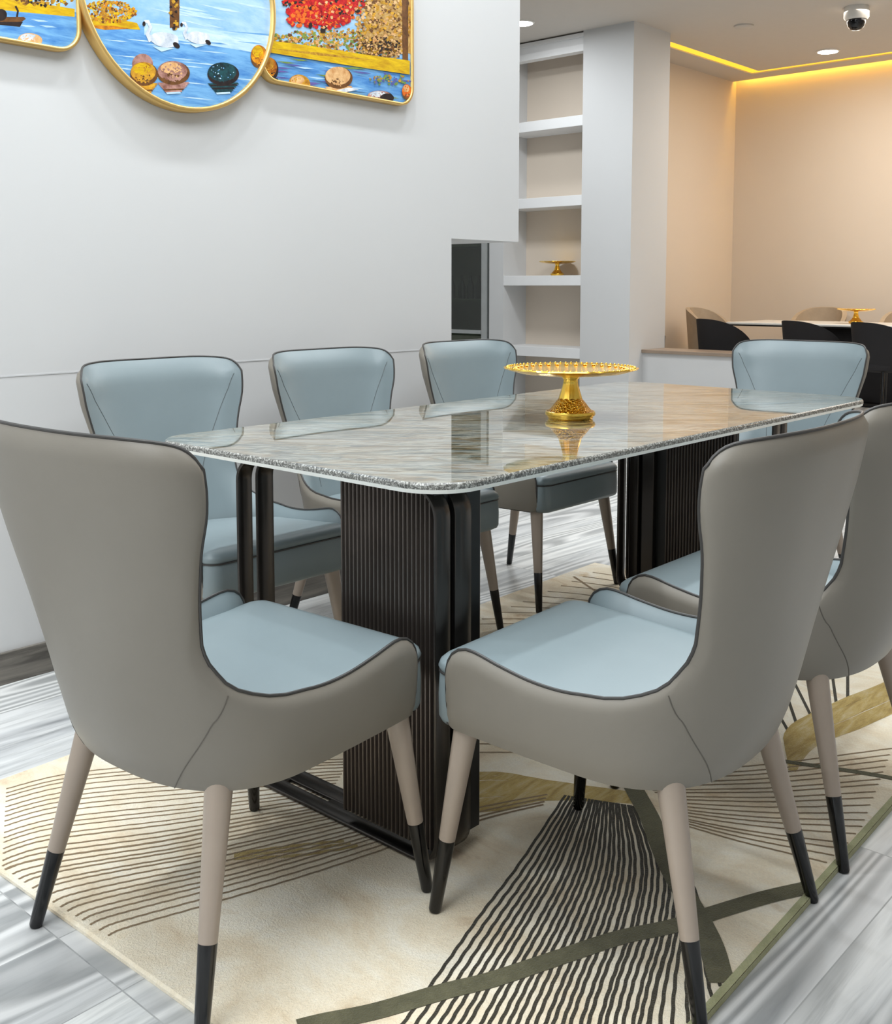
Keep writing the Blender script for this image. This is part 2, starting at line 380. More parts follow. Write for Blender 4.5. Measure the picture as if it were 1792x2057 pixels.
pm('peach', (232, 190, 136), (198, 140, 84), 40); pm('pink', (196, 150, 138), (128, 84, 72), 30); pm('gold', (224, 170, 50), (150, 92, 24), 34)
pm('teal', (30, 78, 84), (10, 30, 40), 50); pm('purple', (106, 92, 160), (60, 84, 150), 12, (1, 1, 5)); pm('green', (130, 150, 70), (90, 120, 60), 40); pm('amber', (230, 150, 30), (120, 50, 20), 24)
PK = list(PM)
class Paint:
    def __init__(s, y): s.b = MB(); s.y = y; s.k = 0; s.st = 1; s.clip = None
    def w(s, px, py): p = aty(px, py, s.y); return (p[0], p[2])
    def poly(s, pts, col, world=False):
        q = pts if world else [s.w(*p) for p in pts]
        if s.clip: q = s.clip(q)
        if len(q) < 3: return
        s.k += s.st; y = s.y - s.k*.000006
        s.b.poly([(x, y, z) for x, z in q], PK.index(col))
    def ell(s, cx, cy, rx, ry, col, n=20, rot=0):
        s.poly([(cx+rx*math.cos(2*PI*i/n)*math.cos(rot)-ry*math.sin(2*PI*i/n)*math.sin(rot), cy+rx*math.cos(2*PI*i/n)*math.sin(rot)+ry*math.sin(2*PI*i/n)*math.cos(rot)) for i in range(n)], col)
    def dabs(s, cx, cy, rx, ry, n, cols, size=5):
        s.st = .15
        for i in range(n):
            a = random.random()*2*PI; r = math.sqrt(random.random()); x = cx+rx*r*math.cos(a); y = cy+ry*r*math.sin(a); z = size*(.6+.8*random.random()); ro = random.random()*3
            s.poly([(x+z*math.cos(ro+k*PI/3)*(1 if k % 2 else .6), y+z*.8*math.sin(ro+k*PI/3)) for k in range(6)], random.choice(cols))
        s.st = 1
    def line(s, pts, w, col):
        P = [Vector(p) for p in pts]; L = []; R = []
        for i in range(len(P)):
            tn = (P[min(i+1, len(P)-1)]-P[max(i-1, 0)]).normalized(); ww = w if not hasattr(w, '__len__') else w[i]
            L.append((P[i].x-tn.y*ww, P[i].y+tn.x*ww)); R.append((P[i].x+tn.y*ww, P[i].y-tn.x*ww))
        for i in range(len(P)-1): s.poly([L[i], L[i+1], R[i+1], R[i]], col)
def clip_convex(path):
    def f(q):
        out = q; n = len(path)
        for i in range(n):
            ax, az = path[i]; bx, bz = path[(i+1) % n]
            if (bx-ax)**2+(bz-az)**2 < 1e-12: continue
            side = lambda p: (bx-ax)*(p[1]-az)-(bz-az)*(p[0]-ax)
            res = []
            for j in range(len(out)):
                p, r = out[j], out[(j+1) % len(out)]; sp, sr = side(p), side(r)
                if sp >= 0: res.append(p)
                if (sp >= 0) != (sr >= 0):
                    t = sp/(sp-sr); res.append((p[0]+(r[0]-p[0])*t, p[1]+(r[1]-p[1])*t))
            out = res
            if len(out) < 3: return []
        return out
    return f
def frame(t, path, y0, y1, w):
    ip = inset(path, w); ip2 = inset(path, w*.9)
    loops = [[(x, y0, z) for x, z in path], [(x, y1+.003, z) for x, z in path], [(x, y1, z) for x, z in inset(path, w*.25)], [(x, y1, z) for x, z in inset(path, w*.75)], [(x, y1+.003, z) for x, z in ip], [(x, y0-.006, z) for x, z in ip]]
    b = MB(); b.rings(loops); return b.build('frame', M['gold_frame'], t, True, angle=50)
def canvas_back(p, path): p.poly(path, 'water', True)
def finish(t, p):
    o = p.b.build('canvas', [PM[k] for k in PK], t)
    return o
# round one
yb = WY-.032
t = thing('wall_painting', 'round gold-framed lake painting with two white swans and boulders', 'painting', (0, 0, 0), group='gold-framed lake paintings')
pc = path_circle(-.415, 1.972, .350); frame(t, pc, WY-.002, WY-.046, .014)
p = Paint(yb); p.clip = clip_convex(inset(pc, .010)); canvas_back(p, pc)
p.poly([(100, -300), (600, -300), (600, 72), (100, 40)], 'sky'); p.poly([(290, 45), (540, 72), (540, 110), (290, 70)], 'light_water')
for i in range(26):
    x = random.uniform(190, 480); y = random.uniform(66, 210); wv = random.uniform(18, 60)
    p.poly([(x, y), (x+wv, y+wv*.09-1.2), (x+wv*1.6, y+wv*.16), (x+wv, y+wv*.09+1.6)], random.choice(['light_water', 'water', 'light_water']))
for i in range(8):
    x = random.uniform(300, 470); y = random.uniform(-5, 45); p.poly([(x, y), (x+60, y+10), (x+90, y+18), (x+50, y+14)], 'light_water')
p.poly([(150, 40), (215, 34), (275, 46), (282, 60), (160, 52)], 'yellow'); p.poly([(158, 50), (230, 52), (262, 58), (210, 60)], 'amber')
p.dabs(215, 24, 58, 22, 420, ['ochre', 'gold', 'yellow', 'brown', 'amber'], 3)
p.poly([(338, -240), (362, -240), (360, 56), (341, 56)], 'brown'); p.dabs(330, -200, 120, 70, 420, ['orange', 'amber', 'gold', 'red', 'ochre'], 5); p.dabs(350, 20, 9, 40, 24, ['brown', 'ochre', 'dark'], 4)
def swan(x, y, s, flip=1):
    p.ell(x, y, 29*s, 15*s, 'white', rot=.18); p.ell(x+4*s, y-5*s, 24*s, 9*s, 'white', rot=.1)
    p.line([(x-26*s, y+2*s), (x-34*s, y-12*s), (x-28*s, y-26*s), (x-33*s, y-37*s), (x-40*s, y-36*s)], [6*s, 4*s, 3.4*s, 3.2*s, 3.6*s], 'white')
    p.ell(x-41*s, y-32*s, 3.2*s, 5*s, 'dark'); p.ell(x+24*s, y+11*s, 8*s, 5*s, 'dark', rot=.7); p.poly([(x-24*s, y+13*s), (x+20*s, y+17*s), (x-6*s, y+24*s)], 'light_water')
swan(330, 80, 1); swan(398, 76, .82)
def rock(x, y, rx, ry, cols, refl=True):
    dk, md, lt = cols
    if refl:
        for i in range(7):
            yy = y+ry*(.85+.13*i); wv = rx*(1-.09*i); p.poly([(x-wv, yy), (x+wv*.9, yy-1.5), (x+wv, yy+2), (x-wv*.85, yy+3.5)], random.choice([dk, md, 'light_water' if i > 4 else md]))
    p.ell(x, y+ry*.08, rx, ry*.95, dk, 26); p.ell(x-rx*.06, y-ry*.10, rx*.90, ry*.80, md, 26); p.ell(x-rx*.16, y-ry*.34, rx*.62, ry*.46, lt, 22)
    p.dabs(x, y-ry*.05, rx*.72, ry*.62, int(rx*1.8), [md, lt, md], max(1.6, rx*.075)); p.dabs(x, y+ry*.45, rx*.62, ry*.34, int(rx*.9), [dk, md], max(1.6, rx*.075))
p.ell(286, 128, 21, 20, 'pink'); rock(289, 147, 28, 25, ('brown', 'gold', 'yellow')); rock(348, 145, 33, 25, ('brown', 'pink', 'peach'))
rock(448, 147, 32, 24, ('dark', 'teal', 'teal')); p.dabs(446, 144, 24, 16, 22, ['water', 'light_water'], 1.5)
p.ell(196, 104, 9, 17, 'dark', rot=.3); rock(520, 112, 17, 24, ('brown', 'amber', 'yellow'), False)
finish(t, p)
# right one
t = thing('wall_painting', 'gold-framed autumn painting with a red tree, right of the round painting', 'painting', (0, 0, 0), group='gold-framed lake paintings')
pr = path_round(-.118, .595, 1.757, 2.26, .07); frame(t, pr, WY-.002, WY-.032, .011)
p = Paint(WY-.022); p.clip = clip_convex(inset(pr, .008)); canvas_back(p, pr)
p.poly([(500, -250), (840, -250), (840, 120), (500, 95)], 'sky')
p.dabs(690, 86, 170, 27, 1100, ['ochre', 'tan', 'gold', 'brown', 'green', 'peach'], 3.2)
p.poly([(735, -250), (830, -250), (830, 110), (735, 80)], 'tan'); p.dabs(770, 40, 55, 90, 1100, ['tan', 'ochre', 'tan', 'peach', 'gold', 'brown'], 3.4)
p.poly([(806, -100), (820, -100), (819, 122), (808, 120)], 'brown')
p.line([(648, 66), (650, 30), (647, -10)], [5, 4, 3], 'dark')
p.ell(650, -8, 72, 60, 'red'); p.dabs(650, -6, 84, 64, 1300, ['red']*7+['orange']*3+['dark', 'peach'], 3.6); p.dabs(600, 34, 30, 18, 60, ['orange', 'red'], 5)
p.dabs(760, 96, 45, 22, 240, ['brown', 'tan', 'dark', 'peach'], 2.6)
p.poly([(530, 80), (620, 92), (720, 108), (822, 122), (822, 150), (740, 138), (640, 122), (530, 104)], 'yellow')
p.poly([(530, 96), (640, 106), (760, 122), (640, 112)], 'ochre')
for i in range(30):
    x = random.uniform(540, 800); y = 112+(x-540)*.14+random.uniform(0, 60); p.poly([(x, y), (x+26, y+2), (x+40, y+5), (x+20, y+5)], random.choice(['purple', 'light_water', 'water', 'purple', 'green']))
p.dabs(780, 160, 40, 12, 60, ['green', 'ochre', 'purple'], 3)
rock(540, 138, 18, 25, ('dark', 'amber', 'gold')); rock(600, 168, 22, 20, ('ochre', 'gold', 'peach')); rock(679, 155, 28, 23, ('brown', 'peach', 'peach'))
rock(762, 194, 26, 13, ('dark', 'pink', 'white'), False); p.ell(776, 197, 14, 9, 'dark'); rock(816, 184, 10, 16, ('brown', 'orange', 'peach'), False); p.poly([(664, 184), (700, 176), (720, 180), (690, 186)], 'white')
finish(t, p)
# left one
t = thing('wall_painting', 'gold-framed lake painting with a dark boat, cut off at the left edge', 'painting', (0, 0, 0), group='gold-framed lake paintings')
pl = path_round(-1.46, -.745, 1.738, 2.24, .07); frame(t, pl, WY-.002, WY-.032, .011)
p = Paint(WY-.022); p.clip = clip_convex(inset(pl, .008)); canvas_back(p, pl)
p.poly([(-300, -250), (200, -250), (200, 30), (-300, -30)], 'sky'); p.poly([(-200, -20), (60, 3), (150, 18), (150, 34), (40, 24), (-200, -2)], 'yellow'); p.dabs(90, 2, 60, 10, 90, ['ochre', 'dark', 'brown', 'yellow'], 4)
for i in range(14):
    x = random.uniform(-20, 120); y = random.uniform(36, 85); p.poly([(x, y), (x+26, y+2), (x+36, y+5), (x+16, y+5)], random.choice(['light_water', 'water']))
p.poly([(-60, 34), (48, 34), (52, 38), (40, 46), (-60, 42)], 'brown'); p.ell(2, 30, 12, 12, 'dark'); p.line([(34, 34), (36, 22), (31, 12)], [2, 2, 2], 'dark'); p.poly([(-20, 44), (46, 44), (40, 54), (0, 50)], 'dark')
rock(60, 80, 25, 15, ('peach', 'peach', 'white'), False)
finish(t, p)

# ------------------------------------------------------------------ rug
RT = .010; RANG = math.radians(1.8)
def rl(p): # world -> rug local (origin at rug's left front corner)
    dx, dy = p[0]+1.443, p[1]+.967; return (dx*math.cos(RANG)+dy*math.sin(RANG), -dx*math.sin(RANG)+dy*math.cos(RANG))
RL, RW = 2.62, 1.545
def rp(px, py): return rl(atz(px, py, RT))
def smooth_line(pts, n=24):
    P = [Vector((p[0], p[1])) for p in pts]
    if len(P) == 2: return [P[0].lerp(P[1], i/(n-1)) for i in range(n)]
    out = []; seg = len(P)-1
    for i in range(n):
        u = i/(n-1)*seg; k = min(int(u), seg-1); f = u-k
        p0 = P[max(k-1, 0)]; p1 = P[k]; p2 = P[k+1]; p3 = P[min(k+2, seg)]
        out.append(.5*((2*p1)+(p2-p0)*f+(2*p0-5*p1+4*p2-p3)*f*f+(3*p1-p0-3*p2+p3)*f**3))
    return out
b = MB(); e = .004
b.add([(0,0,0),(RL,0,0),(RL,RW,0),(0,RW,0),(0,0,RT-e),(RL,0,RT-e),(RL,RW,RT-e),(0,RW,RT-e),(e,e,RT),(RL-e,e,RT),(RL-e,RW-e,RT),(e,RW-e,RT)],
      [(3,2,1,0),(0,1,5,4),(1,2,6,5),(2,3,7,6),(3,0,4,7),(4,5,9,8),(5,6,10,9),(6,7,11,10),(7,4,8,11),(8,9,10,11)])
RMAT = ['rug', 'rug_brown', 'rug_dark', 'rug_olive', 'rug_gold', 'rug_edge']
lay = [0]
def inside(p): return .006 < p[0] < RL-.006 and .012 < p[1] < RW-.006
def strip(pts, w, mi, wob=0.0):
    lay[0] += 1; z = RT+.0004+(lay[0] % 40)*.00001 + (.0006 if mi == 3 else 0); ph = random.random()*6
    for i in range(len(pts)-1):
        a, c = Vector(pts[i]), Vector(pts[i+1]); tn = (c-a)
        if tn.length < 1e-6 or not (inside(a) and inside(c)): continue
        ta = (Vector(pts[i+1])-Vector(pts[max(i-1, 0)])).normalized(); tc = (Vector(pts[min(i+2, len(pts)-1)])-a).normalized()
        wa = w if not hasattr(w, '__len__') else w[i]; wc = w if not hasattr(w, '__len__') else w[i+1]
        na = Vector((-ta.y, ta.x))*wa/2; nc = Vector((-tc.y, tc.x))*wc/2
        oa = Vector((-ta.y, ta.x))*wob*math.sin(ph+i*1.9); oc = Vector((-tc.y, tc.x))*wob*math.sin(ph+(i+1)*1.9)
        q = [a+na+oa, c+nc+oc, c-nc+oc, a-na+oa]; b.poly([(k.x, k.y, z) for k in q], mi)
def family(A, B, n, w, mi, wob=0.0, seg=24, ease=lambda t: t, skip=None):
    A = smooth_line(A, seg); B = smooth_line(B, seg)
    for k in range(n):
        t = ease(k/(n-1)) + random.uniform(-.15, .15)/n
        L = [A[i].lerp(B[i], t) for i in range(seg)]
        if skip: L = L[:seg-int(random.random()*skip)]
        strip(L, w, mi, wob)
R = lambda l: [rp(*p) for p in l]
rw = lambda l: [rl((x, y)) for x, y in l]
# mustard fields
def patch(A, B, n, w, mi, seg=26):
    family(A, B, n, w, mi, .0008, seg)
patch(R([(905, 1560), (1000, 1556), (1100, 1572), (1300, 1600)]), R([(905, 1632), (1010, 1622), (1100, 1604), (1300, 1612)]), 9, .02, 4)
patch(rw([(-.02, -.66), (.12, -.6), (.35, -.62), (.68, -.68), (1.1, -.70)]), rw([(-.10, -.70), (.06, -.68), (.30, -.73), (.66, -.78), (1.12, -.80)]), 8, .018, 4)
patch(R([(470, 1716), (600, 1698), (690, 1690)]), R([(470, 1726), (600, 1720), (720, 1700)]), 3, .010, 4)
# brown fan under the left chair: from the table foot to the left edge
family(R([(216, 1880), (240, 1868), (300, 1850), (400, 1822), (502, 1792), (640, 1750), (790, 1700)]), R([(4, 1752), (30, 1740), (90, 1726), (180, 1712), (330, 1690), (480, 1660), (640, 1630)]), 15, .0046, 1, .0006, 60)
family(R([(4, 1752), (20, 1744), (70, 1728), (180, 1712), (330, 1690), (480, 1660), (640, 1630)]), rw([(-1.32, .53), (-1.2, .5), (-1.05, .40), (-.9, .26), (-.72, .08)]), 17, .0046, 1, .0006, 60)
# brown lines behind the table foot and to the right
family(rw([(-.84, -.24), (-.7, -.29), (-.56, -.36)]), rw([(-.84, -.30), (-.72, -.33), (-.60, -.38)]), 4, .006, 1)
family(rw([(-.62, .02), (-.42, -.2), (-.30, -.34)]), rw([(-.55, .2), (-.34, -.05), (-.16, -.28)]), 5, .006, 1)
family(R([(1282, 1560), (1400, 1548), (1560, 1535), (1792, 1505)]), R([(1385, 1662), (1480, 1690), (1580, 1715), (1700, 1745)]), 18, .0046, 1, .0004, 40)
# dark thin rays behind the right chair, and lines at the far side
for a, c in (((1555, 1420), (1590, 1480)), ((1580, 1395), (1607, 1475)), ((1590, 1360), (1635, 1450)), ((1640, 1350), (1668, 1448)), ((1672, 1355), (1684, 1443)), ((1703, 1335), (1703, 1438))):
    strip(smooth_line(R([a, c]), 10), .008, 2)
family(rw([(.2, .52), (.3, .42), (.4, .3), (.52, .15)]), rw([(1.0, .58), (1.02, .45), (1.0, .3), (.95, .15)]), 11, .007, 1)
strip(smooth_line(rw([(.9, .6), (.72, .3), (.66, .1)]), 14), .01, 1)
# dark wavy lines running out of the green corner
zl = R([(1136, 1598), (1043, 1737), (967, 1837), (892, 1943), (810, 2057), (760, 2110)])
zr = rw([(-.47, -.545), (-.62, -.70), (-.80, -.80), (-.95, -.86), (-1.08, -.92), (-1.15, -.97)])
family(zl, zr, 27, .0060, 2, .0007, 60, ease=lambda t: t**.9)
zr2 = rw([(-.60, -.70), (-.68, -.78), (-.76, -.84), (-.84, -.90), (-.90, -.95), (-.95, -.99)])
family(zr, zr2, 7, .0060, 2, .0007, 40)
# olive bands
strip(smooth_line(R([(600, 2066), (653, 2053), (753, 2033), (892, 1993), (992, 1968), (1128, 1923), (1244, 1885), (1359, 1860), (1444, 1832), (1545, 1802), (1652, 1778)]), 90), .037, 3)
strip(smooth_line(R([(1262, 1560), (1274, 1586), (1304, 1641), (1324, 1692), (1350, 1752), (1419, 1877), (1444, 1953), (1457, 1992)]), 80), .042, 3)
strip(smooth_line(R([(1540, 1522), (1580, 1531), (1686, 1546), (1792, 1564), (1850, 1580)]), 14), .018, 3)
# pale binding along the front edge, cream along the left
z = RT+.0012
b.poly([(.0, .0, z), (RL, 0, z), (RL, .013, z), (0, .013, z)], 5); b.poly([(0, -.001, 0), (RL, -.001, 0), (RL, -.001, z), (0, -.001, z)], 5)
o = b.build('area_rug', [M[k] for k in RMAT]); o.location = (-1.443, -.967, .0005); o.rotation_euler = (0, 0, RANG)
tag(o, 'cream abstract rug with olive bands and dark wavy lines under the dining table', 'rug')
RUG = .0122

# ------------------------------------------------------------------ dining table
tb = thing('dining_table', 'grey polished marble dining table on two black metal pedestals', 'table', (0, 0, 0))
def rrect(hx, hy, r, seg=10):
    out = []
    for cx, cy, a0 in ((hx-r, -hy+r, -90), (hx-r, hy-r, 0), (-hx+r, hy-r, 90), (-hx+r, -hy+r, 180)):
        for i in range(seg+1):
            a = math.radians(a0+90*i/seg); out.append((cx+r*math.cos(a), cy+r*math.sin(a)))
    return out
def ring(ins, z): return [(x, y, z) for x, y in rrect(1.0-ins, .45-ins, .10-ins)]
b = MB()
b.rings([ring(.0035, .75), ring(.001, .7475), ring(0, .7455)], mi=1); b.poly(ring(.0035, .75), 0)
b.rings([ring(0, .7455), ring(0, .738)], mi=1); b.rings([ring(0, .738), ring(.0022, .7305)], mi=2); b.poly(ring(.0022, .7305)[::-1], 3)
b.build('tabletop', [M['marble'], M['edge'], M['edge_white'], M['edge']], tb)
def loop_bar(x0, x1, ya, yb_, z0, z1, th, r, parent):
    def rr(ins):
        out = []
        rr_ = max(r-ins, .002)
        for cy, cz, a0 in ((yb_-ins-rr_, z0+ins+rr_, -90), (yb_-ins-rr_, z1-ins-rr_, 0), (ya+ins+rr_, z1-ins-rr_, 90), (ya+ins+rr_, z0+ins+rr_, 180)):
            for i in range(9):
                a = math.radians(a0+90*i/8); out.append((cy+rr_*math.cos(a), cz+rr_*math.sin(a)))
        return out
    o_, i_ = rr(0), rr(th); bv = .0015; om, im = rr(bv), rr(th-bv); xa, xb = min(x0, x1), max(x0, x1)
    L = [[(xa, *p) for p in om], [(xa+bv, *p) for p in o_], [(xb-bv, *p) for p in o_], [(xb, *p) for p in om], [(xb, *p) for p in im], [(xb-bv, *p) for p in i_], [(xa+bv, *p) for p in i_], [(xa, *p) for p in im], [(xa, *p) for p in om]]
    b = MB(); b.rings(L); return b.build('frame_loop', M['black_metal'], parent, True, angle=50)
def pedestal(s, panel_y0, panel_y1):
    """s=-1 near end, +1 far end (turned half round)"""
    P = bpy.data.objects.new('pedestal', None); COL.objects.link(P); P.parent = tb; P.location = (0, 0, 0)
    ya, yb_ = (-.39, .20) if s < 0 else (-.20, .378)
    loop_bar(s*.943, s*.904, ya, yb_, RUG, .7295, .008, .055, P)
    loop_bar(s*.891, s*.845, ya, yb_, RUG, .7295, .008, .055, P)
    for y in (ya+.05, yb_-.11, (ya+yb_)/2):
        b = MB(); b.box(min(s*.904, s*.891), max(s*.904, s*.891), y, y+.05, RUG+.001, RUG+.007); b.build('cross_plate', M['black_metal'], P)
    # fluted panel
    xb = s*(.80 if s < 0 else .912)
    n = int((panel_y1-panel_y0)/.0112); pitch = (panel_y1-panel_y0)/n
    b = MB(); b.box(min(s*.930, xb), max(s*.930, xb), panel_y0, panel_y1, RUG+.03, .7295, 1)
    for side, x0 in ((s, s*.930), (-s, xb)):
        for k in range(n):
            y0 = panel_y0+k*pitch; ys = [y0+.0016, y0+.0042, y0+pitch-.0042, y0+pitch-.0016]; dx = side*.006
            q = [(x0, ys[0]), (x0+dx, ys[1]), (x0+dx, ys[2]), (x0, ys[3])]
            b.rings([[(x, y, RUG+.03) for x, y in q], [(x, y, .7295) for x, y in q]], close_u=False, mi=0)
    b.build('fluted_panel', [M['flute'], M['flute_gap']], P)
    return P
pedestal(-1, -.372, -.124)
P = pedestal(1, -.04, .222)
for y0, y1 in ((.326, .364), (.264, .312)):
    b = MB(); b.box(.90, .936, y0, y1, RUG+.03, .7295); b.build('upright', M['black_metal'], P, bevel=.003)
b = MB(); b.box(.922, .934, .222, .364, RUG+.03, .7295); b.build('backing_plate', M['flute_gap'], P)

# ------------------------------------------------------------------ dining chair
Z = [.325, .34, .36, .39, .42, .46, .52, .60, .70, .78, .85, .90]
A = [.232, .239, .244, .248, .250, .250, .248, .246, .254, .268, .275, .262]
YB = [.205, .215, .226, .238, .247, .257, .268, .281, .298, .312, .324, .330]
NN = [2.5, 2.5, 2.5, 2.45, 2.4, 2.4, 2.45, 2.6, 2.8, 2.8, 2.75, 2.75]
YC = [-.02, -.02, -.02, -.02, -.02, -.03, -.06, -.11, -.155, -.178, -.185, -.185]
YF = .238
def g_(T, z): return float(np.interp(z, Z, T))
def shellP(t, z):
    a, ybk, n, yc = g_(A, z), g_(YB, z), g_(NN, z), g_(YC, z); u = abs(t); sg = 1 if t >= 0 else -1
    p0 = phi0(ybk, n, yc)
    if u <= .55:
        ph = p0*u/.4 if u <= .4 else p0+(PI/2-p0)*(u-.4)/.15
        x = a*max(math.sin(ph), 0)**(2/n); y = yc-(yc+ybk)*max(math.cos(ph), 0)**(2/n)
    else:
        f = (u-.55)/.45; x = a*(1-.035*f*f); y = yc+(YF-yc)*f
    return Vector((sg*x, y, z))
def phi_of(y, ybk, n, yc): return math.acos(max(0, min(1, (yc-y)/(yc+ybk)))**(n/2))
def phi0(ybk, n, yc): return max(phi_of(-.222, ybk, n, yc) if ybk > .222 else 0, math.radians(50))
def solve_t(y, z):
    ybk, n, yc = g_(YB, z), g_(NN, z), g_(YC, z)
    if y >= yc: return .55+.45*(y-yc)/(YF-yc)
    ph = phi_of(y, ybk, n, yc); p0 = phi0(ybk, n, yc)
    return .4*ph/p0 if ph <= p0 else .4+.15*(ph-p0)/(PI/2-p0)
top_yz = [(.238, .436), (.231, .460), (.212, .477), (.183, .482), (.123, .472), (.06, .464), (.0, .464), (-.074, .472), (-.13, .487), (-.168, .508), (-.196, .545), (-.211, .595), (-.220, .66), (-.224, .72)]
TT = [(solve_t(y, z), z) for y, z in top_yz]
NW = len(TT)                                       # the last wing point before the rounded corner
TT += [(.400, .765), (.398, .808), (.387, .844), (.358, .870), (.30, .884), (.16, .890), (0, .890)]
def resample(L, n, wx=.62):
    P = smooth_line(L, 400); d = [0]
    for i in range(1, len(P)): d.append(d[-1]+math.hypot((P[i].x-P[i-1].x)*wx, P[i].y-P[i-1].y))
    return [(float(np.interp(d[-1]*k/(n-1), d, [p.x for p in P])), float(np.interp(d[-1]*k/(n-1), d, [p.y for p in P]))) for k in range(n)]
KC = 10                                            # index of the concave turn on the top line
arm = resample(TT[:KC+1], 26)                      # front tip -> turn
wing = resample(TT[KC:NW+3], 20)                   # turn -> middle of the rounded corner
crown = resample(TT[NW+2:], 22)                    # corner -> back centre
uc, zc = arm[-1]
N1 = 12
def lerp2(a, c, t): return (a[0]+(c[0]-a[0])*t, a[1]+(c[1]-a[1])*t)
nB = len(crown); nA = len(arm); ZB = .334
def zbot(u): return ZB + .006*(1-min(abs(u), 1))
# grid A (rows N1): from u=0 out to the front tip, u>0 half
colsA = []
for k in range(nB):                                # under the back
    u = uc*k/(nB-1); colsA.append([(u, zbot(u)+(zc-zbot(u))*j/(N1-1)) for j in range(N1)])
for k in range(1, nA):                             # under the arm
    u, zt = arm[nA-1-k]; ub = uc+(1-uc)*k/(nA-1); colsA.append([lerp2((ub, zbot(ub)), (u, zt), j/(N1-1)) for j in range(N1)])
# grid B (Coons patch): the back above the turn
nW = len(wing); cr = crown[::-1]                   # centre -> corner
colsB = []
for k in range(nB):
    f = k/(nB-1); col = []
    for j in range(nW):
        g = j/(nW-1); bo = (uc*f, zc); to = cr[k]; le = (0, zc+(cr[0][1]-zc)*g); ri = wing[j]
        col.append(tuple((1-g)*bo[i]+g*to[i]+(1-f)*le[i]+f*ri[i]-((1-f)*(1-g)*(0, zc)[i]+f*(1-g)*(uc, zc)[i]+(1-f)*g*cr[0][i]+f*g*cr[-1][i]) for i in (0, 1)))
    colsB.append(col)
edge_uz = arm + wing[1:] + crown[1:]
edge_uz = [(1-.0*0, zbot(1)+(arm[0][1]-zbot(1))*j/6) for j in range(6)] + edge_uz
EDGE3 = np.array([shellP(u, z) for u, z in edge_uz] + [shellP(-u, z) for u, z in edge_uz[-2::-1]])
def dense(E, n=6): return np.concatenate([E[:-1]+(E[1:]-E[:-1])*k/n for k in range(n)])
ED = dense(EDGE3)
def normal(u, z):
    h = 2e-3; z0 = min(max(z, .33), .89)
    n = (shellP(u+h, z0)-shellP(u-h, z0)).cross(shellP(u, z0+h)-shellP(u, z0-h)).normalized()
    p = shellP(u, z)
    if n.dot(Vector((p.x, p.y+.03 if abs(u) < .6 else 0, 0))) < 0: n = -n
    return n
OFF = .012
def edist(p): return float(np.sqrt(((ED-np.array(p))**2).sum(1).min()))
def outer_pt(u, z):
    p = shellP(u, z); e = edist(p); return p - normal(u, z)*(OFF*(1-math.sqrt(max(0, 1-(1-min(e/.026, 1))**2))))
def inner_off(e): return OFF+.026*(1-(1-min(e/.07, 1))**2)
def inner_pt(u, z):
    p = shellP(u, z); return p - normal(u, z)*inner_off(edist(p))
def surf(fn, j0=0):
    b = MB()
    for cols, js in ((colsA, j0), (colsB, 0)):
        full = [[(-u, z) for u, z in c] for c in cols[:0:-1]] + cols
        b.rings([[tuple(fn(*q)) for q in c[js:]] for c in full], close_u=False)
    return b
def weld(b):
    key = {}; vs = []; mp = []
    for v in b.v:
        k = tuple(round(x, 5) for x in v)
        if k not in key: key[k] = len(vs); vs.append(v)
        mp.append(key[k])
    b.f = [tuple(mp[i] for i in f) for f in b.f]; b.v = vs; return b
ch = thing('dining_chair', 'tall grey leather wing chair', 'chair')
weld(surf(outer_pt)).build('outer_shell', M['taupe'], ch, True, angle=80)
lining = weld(surf(inner_pt, 3)).build('backrest_lining', M['blue'], ch, True, angle=80)
edge = [outer_pt(u, z) for u, z in edge_uz] + [outer_pt(-u, z) for u, z in edge_uz[-2::-1]]
b = MB(); b.tube(edge, .0028, 8); b.build('piping', M['piping'], ch, True)
# seams of the lining and of the shell, as stitched cords
for sg in (-1, 1):
    ctl = smooth_line([(.345, .835), (.30, .79), (.245, .72), (.205, .63), (.185, .54), (.18, .45)], 30)
    b = MB(); b.tube([inner_pt(sg*q.x, q.y)-normal(sg*q.x, q.y)*.0002 for q in ctl], .0010, 6); b.build('seam', M['stitch'], lining, True)
    ts = solve_t(-.165, .500); P0, P1 = shellP(ts*.985, .497), shellP(ts*.46, .338); ctl = []
    for i in range(21):
        Q = P0.lerp(P1, i/20); u = min((ts*k/200 for k in range(60, 200)), key=lambda k: (shellP(k, Q.z)-Q).length); ctl.append(Vector((u, Q.z)))
    ctl = smooth_line([ctl[0], ctl[5], ctl[10], ctl[15], ctl[20]], 24)
    b = MB(); b.tube([outer_pt(sg*q.x, q.y) for q in ctl], .0010, 6); b.build('seam', M['welt'], ch, True)
# seat cushion: rounded block that shows at the front between the wings
def sring(k, z, hx=.226, yf=.272, seg=6, eb0=.165, tilt=0):
    out = []; hx -= k; yf -= k; r = max(.034-k*.5, .008); yj = -.03; eb = max(eb0-k*.8, .004)
    for cx, a0 in ((hx-r, 0), (-hx+r, 90)):
        for i in range(seg+1):
            a = math.radians(a0+90*i/seg); x = cx+r*math.cos(a); out.append((x, yf-r+r*math.sin(a)+.006*(1-(x/hx)**2), z))
    for i in range(25):
        a = PI+PI*i/24; out.append((hx*(1 if hx < .2 else .2/hx)*abs(math.cos(a))**.8*(1 if math.cos(a) > 0 else -1) if 0 < i < 24 else math.cos(a)*hx, yj+eb*math.sin(a), z))
    return [(x, y, zz+(y-.20)*tilt) for x, y, zz in out]
b = MB(); b.rings([sring(k, z, eb0=.06) for k, z in ((.016, .330), (.004, .336), (.0, .345), (-.001, .38), (0, .418), (.002, .424))], cap0=True); b.build('seat_apron', M['blue'], ch, True, angle=60)
